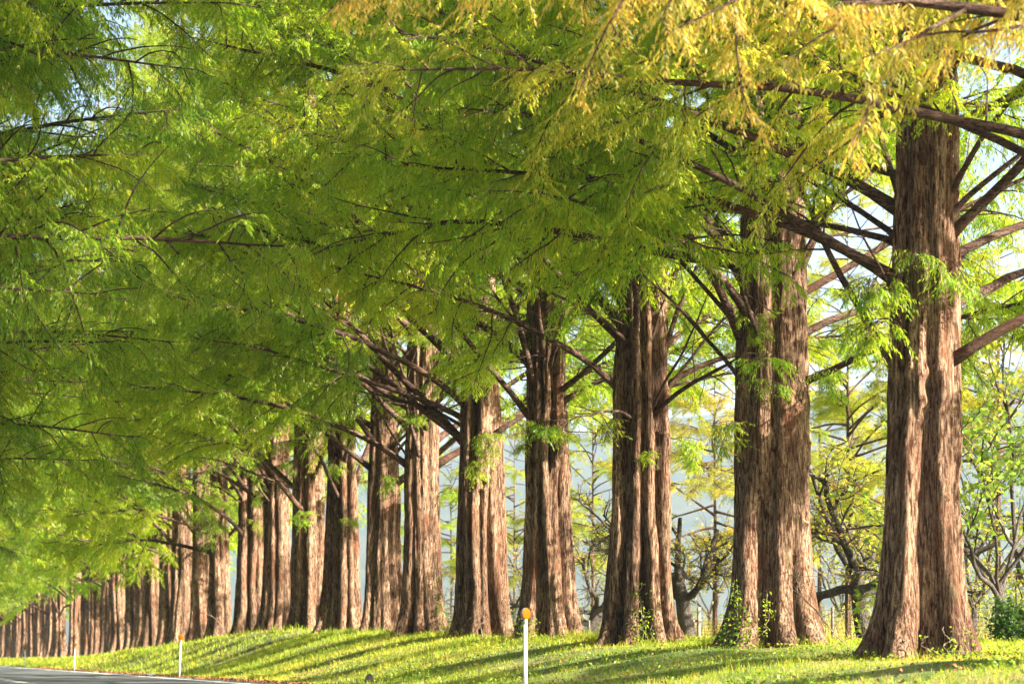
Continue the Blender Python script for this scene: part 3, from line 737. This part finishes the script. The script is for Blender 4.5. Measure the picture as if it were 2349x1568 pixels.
# ------------------------------------------------------------------ background trees, shrubs, fence
def bg_tree(L, Y, seed, H, r0, lean, leaves, lcol, lab, bare=True, lsize=.09, forkz=1.1, nl=6, spread=.9, depth=3, cat='tree', nm='cherry_tree', grp=None, wood=None):
    R = np.random.RandomState(seed); root = empty(nm, W(L, Y, float(gz(L, Y)) - .05)); tag(root, lab, cat, grp)
    wm = wood or M_grey
    c = curve((0, 0, 0), (lean, 0, 1), forkz * 1.35, 8, R, .05, .10); mb = MB(); tube(mb, c, np.linspace(r0 * 1.25, r0 * .75, 9), 10); link('trunk', mb.mesh('trunk', wm), root)
    fol = MB()
    for k in range(nl):
        t = R.uniform(.6, 1.0); p, d = along(c, np.array([t])); mb = MB()
        a = 2 * P * (k + R.rand() * .6) / nl; d0 = np.array([math.cos(a) * spread, math.sin(a) * spread, R.uniform(.25, 1.2)])
        stack = [(p[0], d0, (H - forkz) * R.uniform(.7, 1.1), r0 * R.uniform(.4, .62), 0)]
        while stack:
            pp, dd, LL, rr, g_ = stack.pop()
            cc = curve(pp, dd, LL, 7, R, .03 if g_ == 0 else -.01, .17)
            tube(mb, cc, np.linspace(rr, rr * .45, 8), [7, 5, 4, 3][min(g_, 3)], cap=False)
            if g_ < depth:
                for _ in range([5, 6, 6][min(g_, 2)]):
                    t = R.uniform(.25, 1); q, dq = along(cc, np.array([t])); stack.append((q[0], dq[0] + R.normal(0, .65, 3), LL * R.uniform(.32, .6), rr * .42, g_ + 1))
            if leaves and g_ >= depth - 1:
                q, dq = along(cc, R.rand(leaves)); leafscatter(fol, q + R.normal(0, .06, q.shape), R, lsize)
        link('limb', mb.mesh('limb', wm), root)
    if leaves:
        f = link('foliage', fol.mesh('foliage', M_leaf, False), root); setcol(f, lcol); f['kind'] = 'stuff'
    return root
GB = 'bare cherry trees behind the row'
LB = 17.0
for (x, L, seed, H, r0, lean, leaves, lab, fz) in [
    (1340, 19.0, 1, 3.6, .15, .10, 1, 'leaning bare cherry tree seen between the third and fourth trunks', 1.0),
    (1588, 17.2, 2, 3.4, .17, -.25, 1, 'bare dark cherry tree beside the wooden fence post, between second and third trunks', 1.25),
    (1990, 16.8, 3, 3.4, .15, -.22, 2, 'forked cherry tree with sparse leaves, between the two nearest redwoods', .95),
    (1040, 22.0, 4, 3.8, .15, .1, 1, 'bare cherry tree seen between the fifth and sixth trunks', 1.2),
    (1185, 24.0, 5, 3.8, .14, .0, 2, 'small bare tree glimpsed between the fourth and fifth trunks', 1.0)]:
    bg_tree(L, px(x, L), seed, H, r0, lean, leaves, (.32, .28, .08), lab, forkz=fz, grp=GB, nm='cherry_tree', wood=M_grey, spread=1.3, depth=3)
bg_tree(17.5, px(2300, 17.5), 11, 4.6, .07, .1, 10, (.17, .25, .06), 'leafy green tree with yellowing leaves at the right edge beyond the fence', lsize=.13, forkz=.8, nl=7, depth=2, nm='persimmon_tree', spread=.6)
bg_tree(20.5, px(2240, 20.5), 12, 5.2, .07, -.1, 9, (.22, .27, .06), 'tall loose bush with olive leaves right behind the nearest redwood', lsize=.12, forkz=.8, nl=7, depth=2, nm='leafy_tree', spread=.5)
bg_tree(19.5, px(2390, 19.5), 13, 5.4, .08, -.1, 9, (.27, .26, .06), 'yellow-green tree cut by the right edge of the photo', lsize=.12, forkz=.8, nl=7, depth=2, nm='leafy_tree', spread=.6)
bg_tree(26, px(1935, 26), 14, 5.0, .07, -.1, 5, (.28, .29, .07), 'loose yellow-green tree far behind, between the two nearest redwoods', lsize=.12, forkz=1, nl=6, depth=2, nm='leafy_tree', spread=.6)
bg_tree(30, px(1630, 30), 15, 6.0, .08, .1, 6, (.36, .30, .08), 'yellow autumn tree behind the gap of second and third trunks', lsize=.13, forkz=1.2, nl=6, depth=2, nm='leafy_tree', spread=.6)
bg_tree(34, px(1370, 34), 16, 6.0, .08, .1, 5, (.30, .30, .08), 'pale yellow-green tree far behind the third and fourth trunks', lsize=.13, forkz=1.2, nl=6, depth=2, nm='leafy_tree', spread=.6)

def young_redwood(x, L, seed, H, lowz, col, lab, sc0=.62):
    Y = px(x, L); R = random.Random(seed); root = empty('young_redwood_tree', W(L, Y, float(gz(L, Y)))); tag(root, lab, 'tree', 'yellowing young trees beyond the fence')
    link('trunk', tm_off, root, sc=(.15, .15, H / 30.0))
    z = lowz
    while z < H:
        t = (z - lowz) / (H - lowz); az = R.uniform(0, 2 * P)
        o = link('branch', LIMBS[R.randrange(8)][0], root, (0, 0, z), sc=sc0 * (1 - .7 * t) * R.uniform(.8, 1.1)); o.rotation_euler = Euler((0, R.uniform(-.1, .75), az))
        f = link('foliage', LIMBS[0][1], o); f.data = [q for q in LIMBS if q[0] is o.data][0][1]; f['kind'] = 'stuff'; setcol(f, lerp(col, LIME, R.random() * .5))
        z += R.uniform(.09, .2)
for a_ in [(1945, 21.5, 1, 10, 2.6, lerp(LIME, YEL, .5), 'yellow-green young conifer in the gap between the two nearest redwoods'),
           (1880, 27, 2, 11, 3.2, lerp(LIME, YEL, .7), 'yellow-green young conifer just right of the second trunk, far behind'),
           (1640, 23, 3, 10, 2.9, YEL, 'golden young conifer in the gap between second and third trunks'),
           (1360, 24, 4, 10, 3.3, lerp(LIME, YEL, .4), 'lime young conifer in the gap between third and fourth trunks'),
           (1180, 25, 5, 10, 3.2, lerp(LIME, YEL, .4), 'lime young conifer behind the nearest roadside post'),
           (1035, 25, 6, 10, 3.4, LIME, 'green young conifer behind the gap of fifth and sixth trunks'),
           (2290, 22, 7, 8, 3.4, lerp(LIME, YEL, .5), 'yellow-green young conifer high behind the leafy tree at the right edge')]:
    young_redwood(*a_)

def shrub(L, Y, rx, rz, n, col, lab, seed, size=.065):
    R = np.random.RandomState(seed); root = empty('shrub', W(L, Y, float(gz(L, Y)))); tag(root, lab, 'shrub', 'shrubs beyond the fence')
    for k in range(5):
        a = R.uniform(0, 2 * P); mb = MB(); c = curve((R.normal(0, .1), R.normal(0, .1), 0), (math.cos(a) * .5, math.sin(a) * .5, 1), rz * .9, 6, R, 0, .15); tube(mb, c, np.linspace(.02, .006, 7), 5); link('stem', mb.mesh('stem', M_grey), root)
    nc = 26; cc = np.stack([R.normal(0, rx * .45, nc), R.normal(0, rx * .45, nc), np.abs(R.normal(.45, .3, nc)) * rz], -1)
    i = R.randint(0, nc, n); p = cc[i] + R.normal(0, 1, (n, 3)) * np.array([rx * .22, rx * .22, rz * .16]); p[:, 2] = np.abs(p[:, 2])
    mb = MB(); leafscatter(mb, p, R, size); f = link('foliage', mb.mesh('foliage', M_leaf, False), root); setcol(f, col); f['kind'] = 'stuff'
for k, (x, L, rx, rz, col, lab) in enumerate([
    (1180, 21, .9, 1.3, (.09, .15, .04), 'dark green shrub in the gap left of the nearest roadside post'),
    (1385, 22, .8, 1.1, (.13, .19, .05), 'green shrub in the gap between third and fourth trunks'),
    (1050, 23, .9, 1.2, (.13, .20, .05), 'low green shrub in the gap between fifth and sixth trunks'),
    (1640, 24, 1.3, .9, (.30, .30, .08), 'yellow-green scrub behind the wooden fence post'),
    (1560, 25, 1.0, 1.1, (.16, .20, .05), 'mid green scrub just right of the third trunk'),
    (2335, 16.0, .45, .55, (.05, .10, .03), 'small dark green bush low at the right edge'),
    (1920, 26, 1.2, 1.0, (.32, .30, .09), 'straw coloured scrub seen through the fence near the forked cherry tree'),
    (1880, 30, 1.6, 1.2, (.20, .24, .08), 'greyish green scrub right of the second trunk'),
    (2280, 24, 1.4, 1.5, (.24, .24, .07), 'mixed olive scrub behind the mesh fence at the right'),
    (2420, 23, 1.4, 1.6, (.15, .20, .05), 'green scrub beyond the fence cut by the right edge')]):
    shrub(L, px(x, L), rx, rz, 4500, col, lab, 60 + k)
# long dry grass field behind the fence
R = np.random.RandomState(21); n = 60000
L = R.uniform(20, 60, n); Y = R.uniform(34, 120, n); z = gz(L, Y); h_ = R.uniform(.3, 1.0, n) * (.5 + vnoise(L * .4, Y * .4, 71))
base = np.stack([L + SLOPE * Y, Y, z], -1); a = R.uniform(0, 2 * P, n); sdv = np.stack([np.cos(a), np.sin(a), 0 * a], -1) * .012
tip = base + np.stack([R.normal(0, .2, n), R.normal(0, .2, n), h_], -1)
mb = MB(); mb.add(np.stack([base - sdv, base + sdv, tip], 1).reshape(-1, 3), None, np.arange(n)[:, None] * 3 + np.array([[0, 1, 2]]), np.repeat(.3 + .6 * R.rand(n), 3))
o = link('dry_grass', mb.mesh('dry_grass', M_grass, False)); setcol(o, (.38, .34, .10)); tag(o, 'tall straw-coloured grass in the field beyond the fence', 'grass', kind='stuff')

# fence along L = 18
LF = 18.0
fr = empty('mesh_fence', W(LF, 30, float(gz(LF, 30)))); tag(fr, 'low wire mesh fence on a wooden rail behind the redwoods, with wooden posts', 'fence')
def fl(L, Y, z): w_ = W(L, Y, z); return (w_[0] - fr.location.x, w_[1] - fr.location.y, w_[2] - fr.location.z)
pm = MB(); tube(pm, [(0, 0, -.2), (0, 0, .4), (0, 0, .74), (0, 0, .75)], [.028, .028, .026, .02], 10); pmesh = pm.mesh('post', M_wire)
ang = math.atan2(1, SLOPE)
for k in range(16):
    Y0 = 30 + k * 2.6; Y1 = Y0 + 2.6
    zz0 = float(gz(LF, Y0)); zz1 = float(gz(LF, Y1))
    link('post', pmesh, fr, fl(LF, Y0, zz0))
    mb = MB(); tube(mb, [fl(LF, Y0, zz0 + .06), fl(LF, Y1, zz1 + .06)], [.045, .045], 6); link('rail', mb.mesh('rail', M_wood), fr)
    mb = MB()
    for j in range(9):
        zz = .12 + j * .072; tube(mb, [fl(LF, Y0, zz0 + zz), fl(LF, Y1, zz1 + zz)], [.003, .003], 3, cap=False)
    for j in range(26):
        Yj = Y0 + j * .1; zg = zz0 + (zz1 - zz0) * j / 26; tube(mb, [fl(LF, Yj, zg + .1), fl(LF, Yj, zg + .72)], [.003, .003], 3, cap=False)
    o = link('wire_mesh', mb.mesh('wire_mesh', M_wire), fr)
# wooden support stakes by the cherry tree
Ys = px(1603, 17.3)
root = empty('tree_stake', W(17.3, Ys, float(gz(17.3, Ys)))); tag(root, 'pale wooden stake with crossbar propping the bare cherry tree', 'stake')
mb = MB(); tube(mb, [(0, 0, -.2), (0, 0, .9)], [.04, .038], 8); link('stake', mb.mesh('stake', M_wood), root)
mb = MB(); tube(mb, [(.06, .045, .62), (-.5, -.02, .60)], [.03, .03], 8); link('crossbar', mb.mesh('crossbar', M_wood), root)

# ------------------------------------------------------------------ haze
HAZE = 0.00019
if HAZE > 0:
    mb = MB(); x0, x1, y0, y1, z0, z1 = -6500, 6500, -400, 7400, -6, 520
    v = [(x0, y0, z0), (x1, y0, z0), (x1, y1, z0), (x0, y1, z0), (x0, y0, z1), (x1, y0, z1), (x1, y1, z1), (x0, y1, z1)]
    mb.add(v, [(0, 3, 2, 1), (4, 5, 6, 7), (0, 1, 5, 4), (1, 2, 6, 5), (2, 3, 7, 6), (3, 0, 4, 7)])
    hm = bpy.data.materials.new('haze'); hm.use_nodes = True; nn = hm.node_tree.nodes; nn.remove(nn['Principled BSDF'])
    pv = nn.new('ShaderNodeVolumePrincipled'); pv.inputs['Density'].default_value = HAZE; pv.inputs['Color'].default_value = (.58, .76, 1.0, 1); pv.inputs['Anisotropy'].default_value = .2
    hm.node_tree.links.new(pv.outputs[0], [x for x in nn if x.type == 'OUTPUT_MATERIAL'][0].inputs['Volume'])
    hz = link('haze', mb.mesh('haze', hm, False)); hz['kind'] = 'stuff'; hz['label'] = 'thin blue haze in front of the far mountains'; hz['category'] = 'haze'
